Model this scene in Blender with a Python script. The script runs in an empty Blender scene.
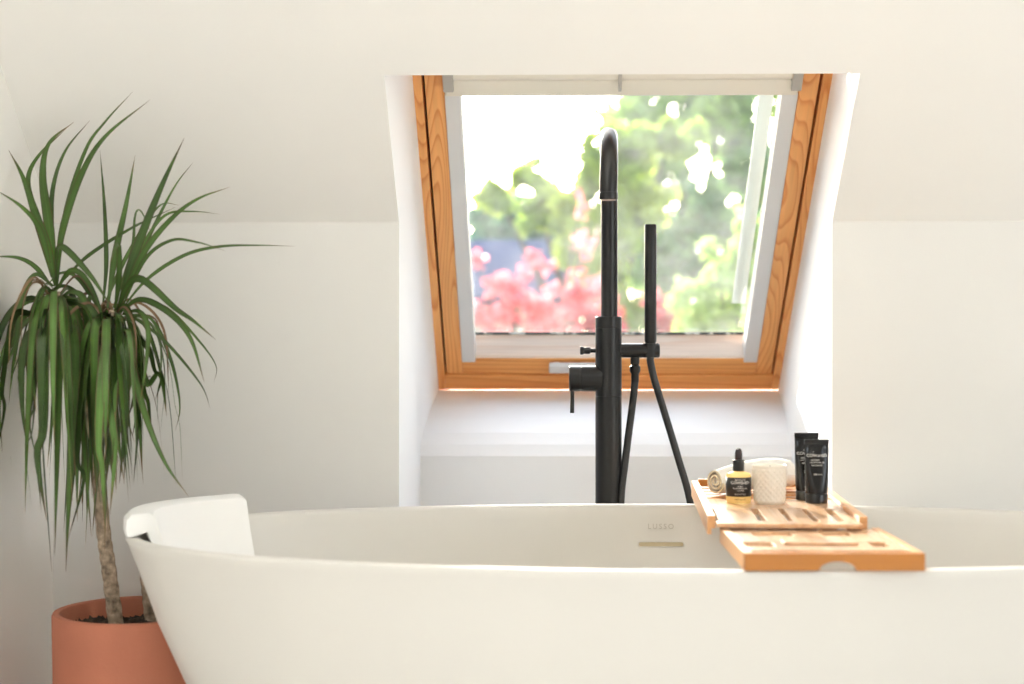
import bpy, bmesh, math, random
from mathutils import Vector, Matrix
import numpy as np

C = bpy.context.scene
COL = C.collection
R = math.radians
random.seed(7)

# ------------------------------------------------------------------ camera model
F = 1535.0            # focal length in pixels of the 1024 x 684 frame
HY = 330.0            # row of the horizon
YAW = math.atan(38.0 / F)
Z0 = 0.883            # eye height
RIGHT = Vector((math.cos(YAW), math.sin(YAW), 0))
AXIS = Vector((-math.sin(YAW), math.cos(YAW), 0))


def px(x, y, Y):
    """world point at perpendicular distance Y seen at pixel x, y"""
    d = AXIS + RIGHT * ((x - 512) / F) + Vector((0, 0, (HY - y) / F))
    return Vector((0, 0, Z0)) + d * (Y / d.y)


# ------------------------------------------------------------------ materials
def nodes_of(name):
    m = bpy.data.materials.new(name)
    m.use_nodes = True
    nt = m.node_tree
    for n in list(nt.nodes):
        nt.nodes.remove(n)
    out = nt.nodes.new('ShaderNodeOutputMaterial')
    b = nt.nodes.new('ShaderNodeBsdfPrincipled')
    nt.links.new(b.outputs[0], out.inputs[0])
    return m, nt, b, out


def simple(name, col, rough=0.6, var=0.03, scale=6.0, bump=0.0, bscale=80.0, metal=0.0, spec=0.5, coat=0.0):
    m, nt, b, out = nodes_of(name)
    tc = nt.nodes.new('ShaderNodeTexCoord')
    nz = nt.nodes.new('ShaderNodeTexNoise')
    nz.inputs['Scale'].default_value = scale
    nz.inputs['Detail'].default_value = 4
    nt.links.new(tc.outputs['Object'], nz.inputs['Vector'])
    rp = nt.nodes.new('ShaderNodeValToRGB')
    rp.color_ramp.elements[0].position = 0.3
    rp.color_ramp.elements[1].position = 0.7
    rp.color_ramp.elements[0].color = [max(0, c * (1 - var)) for c in col] + [1]
    rp.color_ramp.elements[1].color = [min(1, c * (1 + var)) for c in col] + [1]
    nt.links.new(nz.outputs['Fac'], rp.inputs[0])
    nt.links.new(rp.outputs[0], b.inputs['Base Color'])
    b.inputs['Roughness'].default_value = rough
    b.inputs['Metallic'].default_value = metal
    b.inputs['Specular IOR Level'].default_value = spec
    b.inputs['Coat Weight'].default_value = coat
    if bump > 0:
        n2 = nt.nodes.new('ShaderNodeTexNoise')
        n2.inputs['Scale'].default_value = bscale
        n2.inputs['Detail'].default_value = 3
        nt.links.new(tc.outputs['Object'], n2.inputs['Vector'])
        bp = nt.nodes.new('ShaderNodeBump')
        bp.inputs['Strength'].default_value = bump
        bp.inputs['Distance'].default_value = 0.002
        nt.links.new(n2.outputs['Fac'], bp.inputs['Height'])
        nt.links.new(bp.outputs[0], b.inputs['Normal'])
    return m


def wood(name, light, dark, along, rings=9.0, nscale=9.0, rough=0.35, off=(0, 0, 0), stretch=0.1, spec=0.5):
    """contours of a stretched noise give flat-sawn (cathedral) grain"""
    m, nt, b, out = nodes_of(name)
    N, L = nt.nodes.new, nt.links.new
    tc = N('ShaderNodeTexCoord')
    mp = N('ShaderNodeMapping')
    sc = [1, 1, 1]
    sc[along] = stretch
    mp.inputs['Scale'].default_value = sc
    mp.inputs['Location'].default_value = off
    L(tc.outputs['Object'], mp.inputs['Vector'])
    nz = N('ShaderNodeTexNoise')
    nz.inputs['Scale'].default_value = nscale
    nz.inputs['Detail'].default_value = 1.0
    L(mp.outputs[0], nz.inputs['Vector'])
    mu = N('ShaderNodeMath'); mu.operation = 'MULTIPLY'; mu.inputs[1].default_value = rings
    L(nz.outputs['Fac'], mu.inputs[0])
    fr = N('ShaderNodeMath'); fr.operation = 'FRACT'
    L(mu.outputs[0], fr.inputs[0])
    rp = N('ShaderNodeValToRGB')
    e = rp.color_ramp.elements
    e[0].position = 0.0; e[0].color = (*light, 1)
    e[1].position = 0.6; e[1].color = (*[(a * .75 + c * .25) for a, c in zip(light, dark)], 1)
    k = e.new(0.88); k.color = (*dark, 1)
    k = e.new(1.0); k.color = (*light, 1)
    L(fr.outputs[0], rp.inputs[0])
    n2 = N('ShaderNodeTexNoise')
    mp2 = N('ShaderNodeMapping')
    sc2 = [160, 160, 160]; sc2[along] = 6
    mp2.inputs['Scale'].default_value = sc2
    L(tc.outputs['Object'], mp2.inputs['Vector'])
    L(mp2.outputs[0], n2.inputs['Vector'])
    n2.inputs['Scale'].default_value = 1.0
    mx = N('ShaderNodeMixRGB'); mx.blend_type = 'MULTIPLY'; mx.inputs[0].default_value = 0.25
    L(rp.outputs[0], mx.inputs[1])
    L(n2.outputs['Fac'], mx.inputs[2])
    L(mx.outputs[0], b.inputs['Base Color'])
    b.inputs['Roughness'].default_value = rough
    b.inputs['Specular IOR Level'].default_value = spec
    return m


def leaf_mat(name, col_a, col_b, trans, scale=1.4):
    m, nt, b, out = nodes_of(name)
    N, L = nt.nodes.new, nt.links.new
    tc = N('ShaderNodeTexCoord')
    nz = N('ShaderNodeTexNoise'); nz.inputs['Scale'].default_value = scale; nz.inputs['Detail'].default_value = 2
    L(tc.outputs['Object'], nz.inputs['Vector'])
    rp = N('ShaderNodeValToRGB')
    rp.color_ramp.elements[0].position = 0.35; rp.color_ramp.elements[0].color = (*col_a, 1)
    rp.color_ramp.elements[1].position = 0.65; rp.color_ramp.elements[1].color = (*col_b, 1)
    L(nz.outputs['Fac'], rp.inputs[0])
    L(rp.outputs[0], b.inputs['Base Color'])
    b.inputs['Roughness'].default_value = 0.32
    b.inputs['Specular IOR Level'].default_value = .8
    t = N('ShaderNodeBsdfTranslucent')
    L(rp.outputs[0], t.inputs[0])
    mx = N('ShaderNodeMixShader'); mx.inputs[0].default_value = trans
    L(b.outputs[0], mx.inputs[1]); L(t.outputs[0], mx.inputs[2])
    L(mx.outputs[0], out.inputs[0])
    return m


WALLC = (0.765, 0.755, 0.725)  # wall colour darkened against the ceiling to cancel their uneven light
M = {}
M['plaster'] = simple('cream_plaster_darkened', WALLC, 0.85, 0.012, 2.0, 0.06, 300)
M['ceil'] = simple('warm_white_plaster_lightened', (.875, .862, .83), 0.85, 0.012, 2.0, 0.06, 300)
M['absorb'] = wood('grey_brown_fill_absorber', (.46, .45, .43), (.38, .37, .35), 2, 6, 6, 0.6)  # mid tone invented for unseen surfaces, to absorb front fill
M['lining'] = simple('white_lining_paint', (0.86, 0.865, 0.87), 0.75, 0.012, 3.0, 0.05, 250)
M['floor'] = wood('pale_floor_boards', (0.86, 0.85, 0.83), (0.82, 0.81, 0.79), 1, 6, 5, 0.5)
M['bath'] = simple('matt_stone_resin', (0.65, 0.63, 0.582), 0.40, 0.006, 3, spec=0.4)
M['head'] = simple('white_foam_skin', (0.88, 0.875, 0.85), 0.55, 0.006, 8, 0.05, 400)
M['tan'] = simple('tan_overflow_plate', (0.5, 0.42, 0.27), 0.4, 0.05, 20)  # plain tan tone for the inset of the overflow slot
M['emboss'] = simple('debossed_lettering', (0.46, 0.43, 0.38), 0.6, 0.02, 20)
M['pine_v'] = wood('orange_pine_upright', (0.98, 0.50, 0.175), (0.78, 0.29, 0.07), 1, 24, 11, 0.35, (3.1, 0, 0), 0.11)
M['pine_h'] = wood('orange_pine_rail', (0.98, 0.48, 0.16), (0.80, 0.31, 0.08), 0, 9, 12, 0.33, (0, 2, 0), 0.06)
M['pine_skylit'] = wood('pine_paled_for_sky_light', (0.98, 0.87, 0.77), (0.93, 0.76, 0.63), 0, 9, 12, 0.25, (0, 2, 0), 0.06)  # sky light on the sash rail's upper face put into the wood colour
M['gap'] = simple('dark_gap', (0.03, 0.018, 0.012), 0.9, 0.1)
M['alu'] = simple('white_aluminium_rail', (0.70, 0.71, 0.71), 0.45, 0.01, 10)
M['head_rail'] = simple('cream_blind_rail', (0.76, 0.73, 0.64), 0.5, 0.01, 10)
M['brk'] = simple('grey_plastic_bracket', (0.42, 0.41, 0.38), 0.5, 0.04, 30)
M['glare'] = leaf_mat('white_glare_strip', (.6, .62, .6), (.7, .72, .7), .35)
M['clad'] = simple('pale_outer_cladding', (0.8, 0.8, 0.78), 0.5, 0.02)
M['black'] = simple('matt_black_tapware', (0.007, 0.007, 0.0075), 0.34, 0.1, 20, spec=0.4)
M['blackhose'] = simple('black_hose', (0.008, 0.008, 0.008), 0.4, 0.1, 20)
M['nozzle'] = simple('grey_nozzle_rubber', (0.5, 0.5, 0.5), 0.5, 0.05)
M['aer'] = simple('pale_aerator_mesh', (0.55, 0.42, 0.36), 0.4, 0.1, 60)
M['terra'] = simple('terracotta', (0.46, 0.165, 0.095), 0.8, 0.07, 7, 0.15, 180)
M['soil'] = simple('dark_potting_soil', (0.035, 0.022, 0.013), 0.95, 0.6, 60, 1.0, 60)
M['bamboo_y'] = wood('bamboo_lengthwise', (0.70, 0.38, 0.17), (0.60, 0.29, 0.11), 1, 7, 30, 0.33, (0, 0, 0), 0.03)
M['bamboo_x'] = wood('bamboo_crosswise_shaded', (0.44, 0.17, 0.03), (0.34, 0.115, 0.018), 0, 7, 30, 0.33, (0, 0, 0), 0.03)  # colour darkened for the shade on the front board
M['bamboo_s'] = wood('glare_paled_bamboo_slats', (0.68, 0.43, 0.25), (0.60, 0.34, 0.17), 1, 7, 30, 0.26, (0, 0, 0), 0.03)  # colour paled for window glare on the deck
M['bamboo_s'].node_tree.nodes['Principled BSDF'].inputs['Coat Weight'].default_value = .35
M['bamboo_s'].node_tree.nodes['Principled BSDF'].inputs['Coat Roughness'].default_value = .24
M['towel'] = simple('white_towelling', (0.86, 0.83, 0.76), 0.95, 0.05, 60, 1.0, 500)
M['towel_end'] = simple('cream_towel_edge', (0.80, 0.72, 0.52), 0.95, 0.12, 70, 1.0, 500)
M['cup'] = simple('ivory_ceramic', (0.80, 0.76, 0.67), 0.45, 0.02, 20)
M['wax'] = simple('ivory_wax', (0.85, 0.8, 0.68), 0.5, 0.02)
M['label'] = simple('black_label_paper', (0.012, 0.011, 0.011), 0.5, 0.1)
M['ink'] = simple('white_print', (0.85, 0.83, 0.78), 0.6, 0.02)
M['tube'] = simple('black_tube_plastic', (0.008, 0.008, 0.008), 0.24, 0.1, 20, spec=0.35)
M['cap'] = simple('black_cap_plastic', (0.006, 0.006, 0.006), 0.3, 0.1, 20)
M['bulb'] = simple('black_dropper_rubber', (0.018, 0.009, 0.009), 0.35, 0.1, 20)
M['bark'] = simple('ringed_bark', (0.36, 0.28, 0.20), 0.9, 0.6, 90, 0.8, 60)
M['gbark'] = simple('garden_bark', (0.10, 0.075, 0.05), 0.9, 0.3, 8)
M['slate'] = simple('blue_slate_roof', (0.03, 0.055, 0.14), 0.9, 0.15, 2.5, spec=.05)
M['render'] = simple('rendered_house_wall', (0.6, 0.56, 0.5), 0.9, 0.05)
M['lawn'] = simple('lawn_grass', (0.10, 0.19, 0.04), 0.9, 0.3, 3)

# glass: thin pane, clear with a mirror sheen and a little dust
m, nt, b, out = nodes_of('dusty_window_glass')
N, L = nt.nodes.new, nt.links.new
tr = N('ShaderNodeBsdfTransparent'); tr.inputs[0].default_value = (0.96, 0.98, 0.97, 1)
gl = N('ShaderNodeBsdfGlossy'); gl.inputs['Roughness'].default_value = 0.02
fr = N('ShaderNodeFresnel'); fr.inputs[0].default_value = 1.3
mx = N('ShaderNodeMixShader'); L(fr.outputs[0], mx.inputs[0]); L(tr.outputs[0], mx.inputs[1]); L(gl.outputs[0], mx.inputs[2])
df = N('ShaderNodeBsdfTranslucent'); df.inputs[0].default_value = (0.9, 0.9, 0.9, 1)
tc = N('ShaderNodeTexCoord'); nz = N('ShaderNodeTexNoise'); nz.inputs['Scale'].default_value = 9; nz.inputs['Detail'].default_value = 8
L(tc.outputs['Object'], nz.inputs['Vector'])
mr = N('ShaderNodeMapRange'); mr.inputs[1].default_value = 0.35; mr.inputs[2].default_value = 0.75
mr.inputs[3].default_value = 0.012; mr.inputs[4].default_value = 0.045
L(nz.outputs['Fac'], mr.inputs[0])
m2 = N('ShaderNodeMixShader'); L(mr.outputs[0], m2.inputs[0]); L(mx.outputs[0], m2.inputs[1]); L(df.outputs[0], m2.inputs[2])
L(m2.outputs[0], out.inputs[0])
M['glass'] = m

# gasket with lichen specks
m, nt, b, out = nodes_of('dark_gasket_with_specks')
N, L = nt.nodes.new, nt.links.new
tc = N('ShaderNodeTexCoord'); nz = N('ShaderNodeTexNoise'); nz.inputs['Scale'].default_value = 45; nz.inputs['Detail'].default_value = 5
L(tc.outputs['Object'], nz.inputs['Vector'])
rp = N('ShaderNodeValToRGB'); rp.color_ramp.elements[0].position = .52; rp.color_ramp.elements[0].color = (.03, .05, .06, 1)
rp.color_ramp.elements[1].position = .62; rp.color_ramp.elements[1].color = (.7, .75, .75, 1)
L(nz.outputs['Fac'], rp.inputs[0]); L(rp.outputs[0], b.inputs['Base Color'])
M['gasket'] = m

# oil in clear bottle
m, nt, b, out = nodes_of('golden_oil_glass')
N, L = nt.nodes.new, nt.links.new
b.inputs['Base Color'].default_value = (0.93, 0.74, 0.38, 1)
b.inputs['Roughness'].default_value = 0.12
b.inputs['IOR'].default_value = 1.4
b.inputs['Transmission Weight'].default_value = 0.45
tl = N('ShaderNodeBsdfTranslucent'); tl.inputs[0].default_value = (1.0, 0.8, 0.42, 1)
mx = N('ShaderNodeMixShader'); mx.inputs[0].default_value = 0.45
L(b.outputs[0], mx.inputs[1]); L(tl.outputs[0], mx.inputs[2]); L(mx.outputs[0], out.inputs[0])
M['oil'] = m

# dracaena leaf: green blade, reddish margins, uses the blade's own UV
m, nt, b, out = nodes_of('dracaena_blade')
N, L = nt.nodes.new, nt.links.new
uv = N('ShaderNodeUVMap'); uv.uv_map = 'blade'
sx = N('ShaderNodeSeparateXYZ'); L(uv.outputs[0], sx.inputs[0])
rp = N('ShaderNodeValToRGB')
e = rp.color_ramp.elements
e[0].position = 0.0; e[0].color = (0.11, 0.035, 0.03, 1)
e[1].position = 1.0; e[1].color = (0.11, 0.035, 0.03, 1)
for p, c in ((.10, (.062, .12, .024, 1)), (.45, (.07, .145, .026, 1)), (.5, (.10, .19, .05, 1)), (.55, (.07, .145, .026, 1)), (.90, (.062, .12, .024, 1))):
    k = e.new(p); k.color = c
L(sx.outputs[0], rp.inputs[0])
rt = N('ShaderNodeValToRGB')            # tips dry to brown-red
rt.color_ramp.elements[0].position = .86; rt.color_ramp.elements[0].color = (0, 0, 0, 1)
rt.color_ramp.elements[1].position = 1.0; rt.color_ramp.elements[1].color = (1, 1, 1, 1)
L(sx.outputs[1], rt.inputs[0])
mx = N('ShaderNodeMixRGB'); mx.inputs[2].default_value = (0.22, 0.11, 0.06, 1)
L(rt.outputs[0], mx.inputs[0]); L(rp.outputs[0], mx.inputs[1])
tc = N('ShaderNodeTexCoord'); nz = N('ShaderNodeTexNoise'); nz.inputs['Scale'].default_value = 9
L(tc.outputs['Object'], nz.inputs['Vector'])
mr = N('ShaderNodeMapRange'); mr.inputs[1].default_value = .3; mr.inputs[2].default_value = .7; mr.inputs[3].default_value = .6; mr.inputs[4].default_value = 1.25
L(nz.outputs['Fac'], mr.inputs[0])
u2 = N('ShaderNodeUVMap'); u2.uv_map = 'tone'; s2 = N('ShaderNodeSeparateXYZ'); L(u2.outputs[0], s2.inputs[0])
mdry = N('ShaderNodeMixRGB'); mdry.inputs[2].default_value = (0.20, 0.12, 0.06, 1); L(s2.outputs[1], mdry.inputs[0]); L(mx.outputs[0], mdry.inputs[1])
mm_ = N('ShaderNodeMath'); mm_.operation = 'MULTIPLY'; L(mr.outputs[0], mm_.inputs[0]); L(s2.outputs[0], mm_.inputs[1])
vm = N('ShaderNodeVectorMath'); vm.operation = 'SCALE'; L(mdry.outputs[0], vm.inputs[0]); L(mm_.outputs[0], vm.inputs['Scale'])
L(vm.outputs[0], b.inputs['Base Color'])
b.inputs['Roughness'].default_value = 0.45
b.inputs['Specular IOR Level'].default_value = .35
tl = N('ShaderNodeBsdfTranslucent'); L(vm.outputs[0], tl.inputs[0])
ms = N('ShaderNodeMixShader'); ms.inputs[0].default_value = .12
L(b.outputs[0], ms.inputs[1]); L(tl.outputs[0], ms.inputs[2]); L(ms.outputs[0], out.inputs[0])
M['blade'] = m

M['lf_bright'] = leaf_mat('sunlit_yellow_green_leaf', (0.36, 0.50, 0.07), (0.62, 0.66, 0.12), .6, 1.2)
M['lf_mid'] = leaf_mat('mid_green_leaf', (0.14, 0.30, 0.12), (0.42, 0.55, 0.12), .6, .8)
M['lf_dark'] = leaf_mat('deep_green_leaf', (0.07, 0.20, 0.13), (0.14, 0.30, 0.14), .4, .8)
M['lf_red'] = leaf_mat('coral_red_leaf', (0.74, 0.10, 0.13), (0.90, 0.36, 0.38), .6, 2.5)
M['lf_pale'] = leaf_mat('pale_lime_leaf', (0.42, 0.56, 0.14), (0.62, 0.72, 0.24), .6, 1.6)


# ------------------------------------------------------------------ mesh helpers
def link(name, bm, mat, parent=None, smooth=False, angle=None):
    me = bpy.data.meshes.new(name)
    bmesh.ops.recalc_face_normals(bm, faces=bm.faces)
    bm.to_mesh(me); bm.free()
    o = bpy.data.objects.new(name, me)
    COL.objects.link(o)
    for mm in (mat if isinstance(mat, (list, tuple)) else [mat]):
        me.materials.append(mm)
    if smooth:
        for p in me.polygons:
            p.use_smooth = True
        if angle:
            me.set_sharp_from_angle(angle=R(angle))
    if parent:
        o.parent = parent
    return o


def tag(o, label=None, cat=None, group=None, kind=None):
    if label: o['label'] = label
    if cat: o['category'] = cat
    if group: o['group'] = group
    if kind: o['kind'] = kind
    return o


def empty(name, loc=(0, 0, 0), rz=0.0):
    o = bpy.data.objects.new(name, None)
    o.empty_display_size = 0.1
    COL.objects.link(o)
    o.location = loc
    o.rotation_euler = (0, 0, rz)
    return o


def box(bm, lo, hi, bev=0.0, seg=2, mi=0):
    r = bmesh.ops.create_cube(bm, size=1)
    vs = r['verts']
    for v in vs:
        v.co = Vector([lo[i] + (v.co[i] + .5) * (hi[i] - lo[i]) for i in range(3)])
    fs = list({f for v in vs for f in v.link_faces})
    for f in fs: f.material_index = mi
    if bev > 0:
        es = list({e for v in vs for e in v.link_edges})
        bmesh.ops.bevel(bm, geom=es, offset=bev, segments=seg, affect='EDGES', profile=.6)
    return bm


def prism(bm, pts, axis, a, b):
    """polygon pts in the two other axes, extruded along axis from a to b"""
    def mk(p, t):
        v = [0, 0, 0]; k = 0
        for i in range(3):
            if i == axis: v[i] = t
            else: v[i] = p[k]; k += 1
        return bm.verts.new(v)
    A = [mk(p, a) for p in pts]; B = [mk(p, b) for p in pts]
    n = len(pts)
    bm.faces.new(A); bm.faces.new(B[::-1])
    for i in range(n):
        bm.faces.new((A[i], A[(i + 1) % n], B[(i + 1) % n], B[i]))
    return bm


def lathe(bm, prof, seg=48, c=(0, 0, 0), axis='Z', cap=True):
    rings = []
    for r, z in prof:
        ring = []
        for i in range(seg):
            t = 2 * math.pi * i / seg
            p = (r * math.cos(t), r * math.sin(t), z)
            if axis == 'X': p = (p[2], p[0], p[1])
            if axis == 'Y': p = (p[0], p[2], p[1])
            ring.append(bm.verts.new((p[0] + c[0], p[1] + c[1], p[2] + c[2])))
        rings.append(ring)
    for a, b2 in zip(rings, rings[1:]):
        for i in range(seg):
            bm.faces.new((a[i], a[(i + 1) % seg], b2[(i + 1) % seg], b2[i]))
    if cap:
        bm.faces.new(rings[0]); bm.faces.new(rings[-1])
    return bm


def catmull(pts, n=8):
    P = [Vector(p) for p in pts]
    P = [P[0] * 2 - P[1]] + P + [P[-1] * 2 - P[-2]]
    out = []
    for i in range(1, len(P) - 2):
        p0, p1, p2, p3 = P[i - 1:i + 3]
        for k in range(n):
            t = k / n
            out.append(0.5 * ((2 * p1) + (p2 - p0) * t + (2 * p0 - 5 * p1 + 4 * p2 - p3) * t * t + (3 * p1 - p0 - 3 * p2 + p3) * t ** 3))
    out.append(P[-2])
    return out


def tube(bm, pts, rad, seg=16, cap=True):
    n = len(pts)
    rs = rad if isinstance(rad, (list, tuple)) else [rad] * n
    up = None
    rings = []
    for i, p in enumerate(pts):
        t = (pts[min(i + 1, n - 1)] - pts[max(i - 1, 0)]).normalized()
        if up is None:
            up = Vector((1, 0, 0)) if abs(t.x) < .9 else Vector((0, 1, 0))
        up = (up - t * up.dot(t)).normalized()
        s = t.cross(up)
        rings.append([bm.verts.new(p + (up * math.cos(2 * math.pi * k / seg) + s * math.sin(2 * math.pi * k / seg)) * rs[i]) for k in range(seg)])
    for a, b2 in zip(rings, rings[1:]):
        for k in range(seg):
            bm.faces.new((a[k], a[(k + 1) % seg], b2[(k + 1) % seg], b2[k]))
    if cap:
        bm.faces.new(rings[0]); bm.faces.new(rings[-1])
    return bm


def text_mesh(name, body, size, mat, fn, parent=None, extrude=0.0003, spacing=1.0):
    """lettering laid on a surface: fn maps (x, y, depth) of the flat text to world/local"""
    cu = bpy.data.curves.new(name, 'FONT')
    cu.body = body; cu.size = size; cu.align_x = 'CENTER'; cu.align_y = 'CENTER'
    cu.extrude = extrude; cu.space_character = spacing; cu.resolution_u = 3
    t = bpy.data.objects.new(name + '_tmp', cu)
    COL.objects.link(t)
    dg = bpy.context.evaluated_depsgraph_get()
    me = bpy.data.meshes.new_from_object(t.evaluated_get(dg))
    bpy.data.objects.remove(t); bpy.data.curves.remove(cu)
    me.name = name
    for v in me.vertices:
        v.co = fn(v.co.x, v.co.y, v.co.z)
    me.materials.clear(); me.materials.append(mat)
    o = bpy.data.objects.new(name, me)
    COL.objects.link(o)
    if parent: o.parent = parent
    return o


# ------------------------------------------------------------------ the room
DW = 2.80                         # knee wall
B = 3.64                          # foot of the window
SL = R(42); CS, SN, TN = math.cos(SL), math.sin(SL), math.tan(SL)
XL = px(399, 360, DW).x; XR = px(832, 360, DW).x
ZK = px(600, 222, DW).z           # top of knee wall
LX = px(53, 500, DW).x            # left wall
RX = 2.6
RIDGE = 0.25
ZR = ZK + (DW - RIDGE) * TN
BACKY = -2.3
OFF = 0.31                        # thickness of the roof lining
YT = 2.548; ZT = ZK + (DW - YT) * TN      # head of the opening
WZ = Z0 - 0.142                   # window foot height


def struct(name, bm, mat, label, cat, **k):
    o = link(name, bm, mat, **k)
    return tag(o, label, cat, kind='structure')


bm = bmesh.new(); box(bm, (LX - .15, BACKY - .15, -.12), (RX + .15, 3.9, 0)); struct('floor', bm, M['floor'], 'pale timber floor under the white bathtub', 'floor')
T = .08
bm = bmesh.new(); box(bm, (LX, DW, 0), (XL - T, DW + .1, ZK)); struct('wall_rear_left', bm, M['plaster'], 'cream knee wall behind the potted plant', 'wall')
bm = bmesh.new(); box(bm, (XR + T, DW, 0), (RX, DW + .1, ZK)); struct('wall_rear_right', bm, M['plaster'], 'cream knee wall to the right of the window recess', 'wall')
bm = bmesh.new()
box(bm, (LX - .1, BACKY - .1, 0), (LX, 3.0, 3.6))
struct('wall_left', bm, M['ceil'], 'cream side wall beside the potted plant', 'wall')  # takes the lighter ceiling tone to brighten this dim side


def slope(x0, x1, y0, y1, th):
    """profile piece of the sloping ceiling between two distances"""
    z0 = ZK + (DW - y0) * TN; z1 = ZK + (DW - y1) * TN
    return prism(bmesh.new(), [(y0, z0), (y1, z1), (y1 + th * SN, z1 + th * CS), (y0 + th * SN, z0 + th * CS)], 0, x0, x1)


SKX0, SKX1, SKY0, SKY1 = LX + .03, XL - T - .02, .82, .42  # ceiling opening added out of view for a fill lamp
bm = slope(LX - .1, XL - T, DW, SKY0, .15)
for a_ in ((LX - .1, SKX0, SKY0, SKY1, .15), (SKX1, XL - T, SKY0, SKY1, .15), (LX - .1, XL - T, SKY1, RIDGE, .15)):
    b2_ = slope(*a_); me_ = bpy.data.meshes.new('t'); b2_.to_mesh(me_); b2_.free(); bm.from_mesh(me_); bpy.data.meshes.remove(me_)
struct('ceiling_left', bm, M['ceil'], 'cream sloping ceiling above the potted plant', 'ceiling')
struct('ceiling_right', slope(XR + T, RX + .1, DW, RIDGE, .15), M['ceil'], 'cream sloping ceiling right of the roof window', 'ceiling')
struct('ceiling_centre', slope(XL - T, XR + T, YT, RIDGE, OFF), M['ceil'], 'cream sloping ceiling above the roof window', 'ceiling')
# the cheeks of the recess: front edge flush with wall and ceiling
sill = [(B, WZ), (3.50, Z0 - .174), (3.40, Z0 - .198), (3.32, Z0 - .222), (3.285, Z0 - .245), (3.262, Z0 - .268)]
ex = .10
zc_ = lambda y: ZK + (DW - y) * TN            # the ceiling plane carried on outwards
SHL, SHR = .012, .027                         # the cheeks open a little towards the window
head = (YT + OFF * SN, ZT + OFF * CS)
for nm, xa, xb, sh, lab in (('wall_recess_left', XL - T, XL, SHL, 'white painted left cheek of the window recess'),
                            ('wall_recess_right', XR, XR + T, SHR, 'white painted right cheek of the window recess')):
    bm = bmesh.new()
    prism(bm, [(DW, 0), (3.9, 0), (3.9, zc_(3.9)), (DW, ZK)], 0, xa, xb)
    kk = (OFF + ex) / OFF
    lo = [(YT, ZT), (3.9, zc_(3.9))]
    hi = [(y + (OFF + ex) * SN, z + (OFF + ex) * CS) for y, z in lo]
    vs = {}
    for tagx, x in (('a', xa), ('b', xb)):
        vs[tagx] = [bm.verts.new((x, *lo[0])), bm.verts.new((x, *lo[1])), bm.verts.new((x + sh * kk, *hi[1])), bm.verts.new((x + sh * kk, *hi[0]))]
    bm.faces.new(vs['a']); bm.faces.new(vs['b'][::-1])
    for i in range(4): bm.faces.new((vs['a'][i], vs['a'][(i + 1) % 4], vs['b'][(i + 1) % 4], vs['b'][i]))
    struct(nm, bm, [M['lining'], M['plaster'], M['ceil']], lab, 'wall')
    for p in bpy.data.objects[nm].data.polygons:         # wall colour on the faces that lie in the wall and ceiling planes
        c = p.center; n = p.normal
        if abs(n.x) < .1 and c.y < DW + .7 and (abs(c.y - DW) < .01 or abs(c.z - zc_(c.y)) < .01): p.material_index = 1 if abs(c.y - DW) < .01 else 2
bm = prism(bmesh.new(), [(3.262, 0)] + sill[::-1] + [(B + .2, WZ), (B + .2, 0)], 0, XL - .03, XR + .05)
struct('wall_recess_back', bm, M['lining'], 'white lining below the window curving down to the recess back', 'wall')

# far side of the room, behind the camera: the opposite slope, and an invented gable opening at the right
def bslope(x0, x1, y0, y1):
    z = lambda y: ZR - (RIDGE - y) * TN
    return prism(bmesh.new(), [(y0, z(y0)), (y1, z(y1)), (y1 - .15 * SN, z(y1) + .15 * CS), (y0 - .15 * SN, z(y0) + .15 * CS)], 0, x0, x1)
struct('ceiling_back', bslope(LX - .1, RX + .1, RIDGE, BACKY), M['absorb'], 'unseen opposite ceiling slope, toned down to cut front light', 'ceiling')
bm = bmesh.new(); box(bm, (LX, BACKY - .1, 0), (RX, BACKY, ZR - (RIDGE - BACKY) * TN + .05)); struct('wall_back', bm, M['absorb'], 'unseen back wall behind the viewer, toned down to cut front light', 'wall')
# gable at the right, its opening invented to let fill light in
gx0, gx1 = RX, RX + .1
bm = bmesh.new()
box(bm, (gx0, BACKY - .1, 0), (gx1, 3.0, .8)); box(bm, (gx0, BACKY - .1, .8), (gx1, -.3, 3.6)); box(bm, (gx0, .9, .8), (gx1, 3.0, 3.6)); box(bm, (gx0, -.3, 2.0), (gx1, .9, 3.6))
struct('wall_right', bm, M['plaster'], 'cream gable wall with an added opening for fill light, right of the bathtub', 'wall')

# ------------------------------------------------------------------ roof window (local axes: x across, y up the slope, z into the room)
WXL = px(440.5, 390, B).x; WXR = px(778.5, 390, B).x
WC = (WXL + WXR) / 2
WXL, WXR = XL, XR
WC = (XL + SHL + XR + SHR) / 2
HW = (XR + SHR - XL - SHL) / 2 + .001
win = empty('window_1')
win.matrix_world = Matrix(((1, 0, 0, WC), (0, -CS, -SN, B), (0, SN, -CS, WZ), (0, 0, 0, 1)))
tag(win, 'pine framed roof window in the recess behind the bathtub', 'window', kind='structure')
LEN = 1.19
fo = .018                         # visible outer frame width
def barx(x0, x1, y0, y1, z0, z1, name, mat, bev=.002, parent=win):
    bm = bmesh.new(); box(bm, (x0, y0, z0), (x1, y1, z1), bev)
    return link(name, bm, mat, parent)
barx(-HW, -HW + fo, 0, LEN, -.09, .0, 'frame', M['pine_v'])
barx(HW - fo, HW, 0, LEN, -.09, .0, 'frame', M['pine_v'])
barx(-HW + fo, HW - fo, 0, .052, -.09, .0, 'frame', M['pine_h'])
barx(-HW + fo, HW - fo, LEN - .05, LEN, -.09, .0, 'frame', M['pine_h'])
g = .005
sx0 = HW - fo - g                 # outside of the sash
sw = .037
sy0, sy1 = .056, LEN - .055
gxi_ = sx0 - sw
barx(-HW + fo, HW - fo, .052, LEN - .05, -.085, -.07, 'gap_seal', M['gap'], 0)
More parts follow.
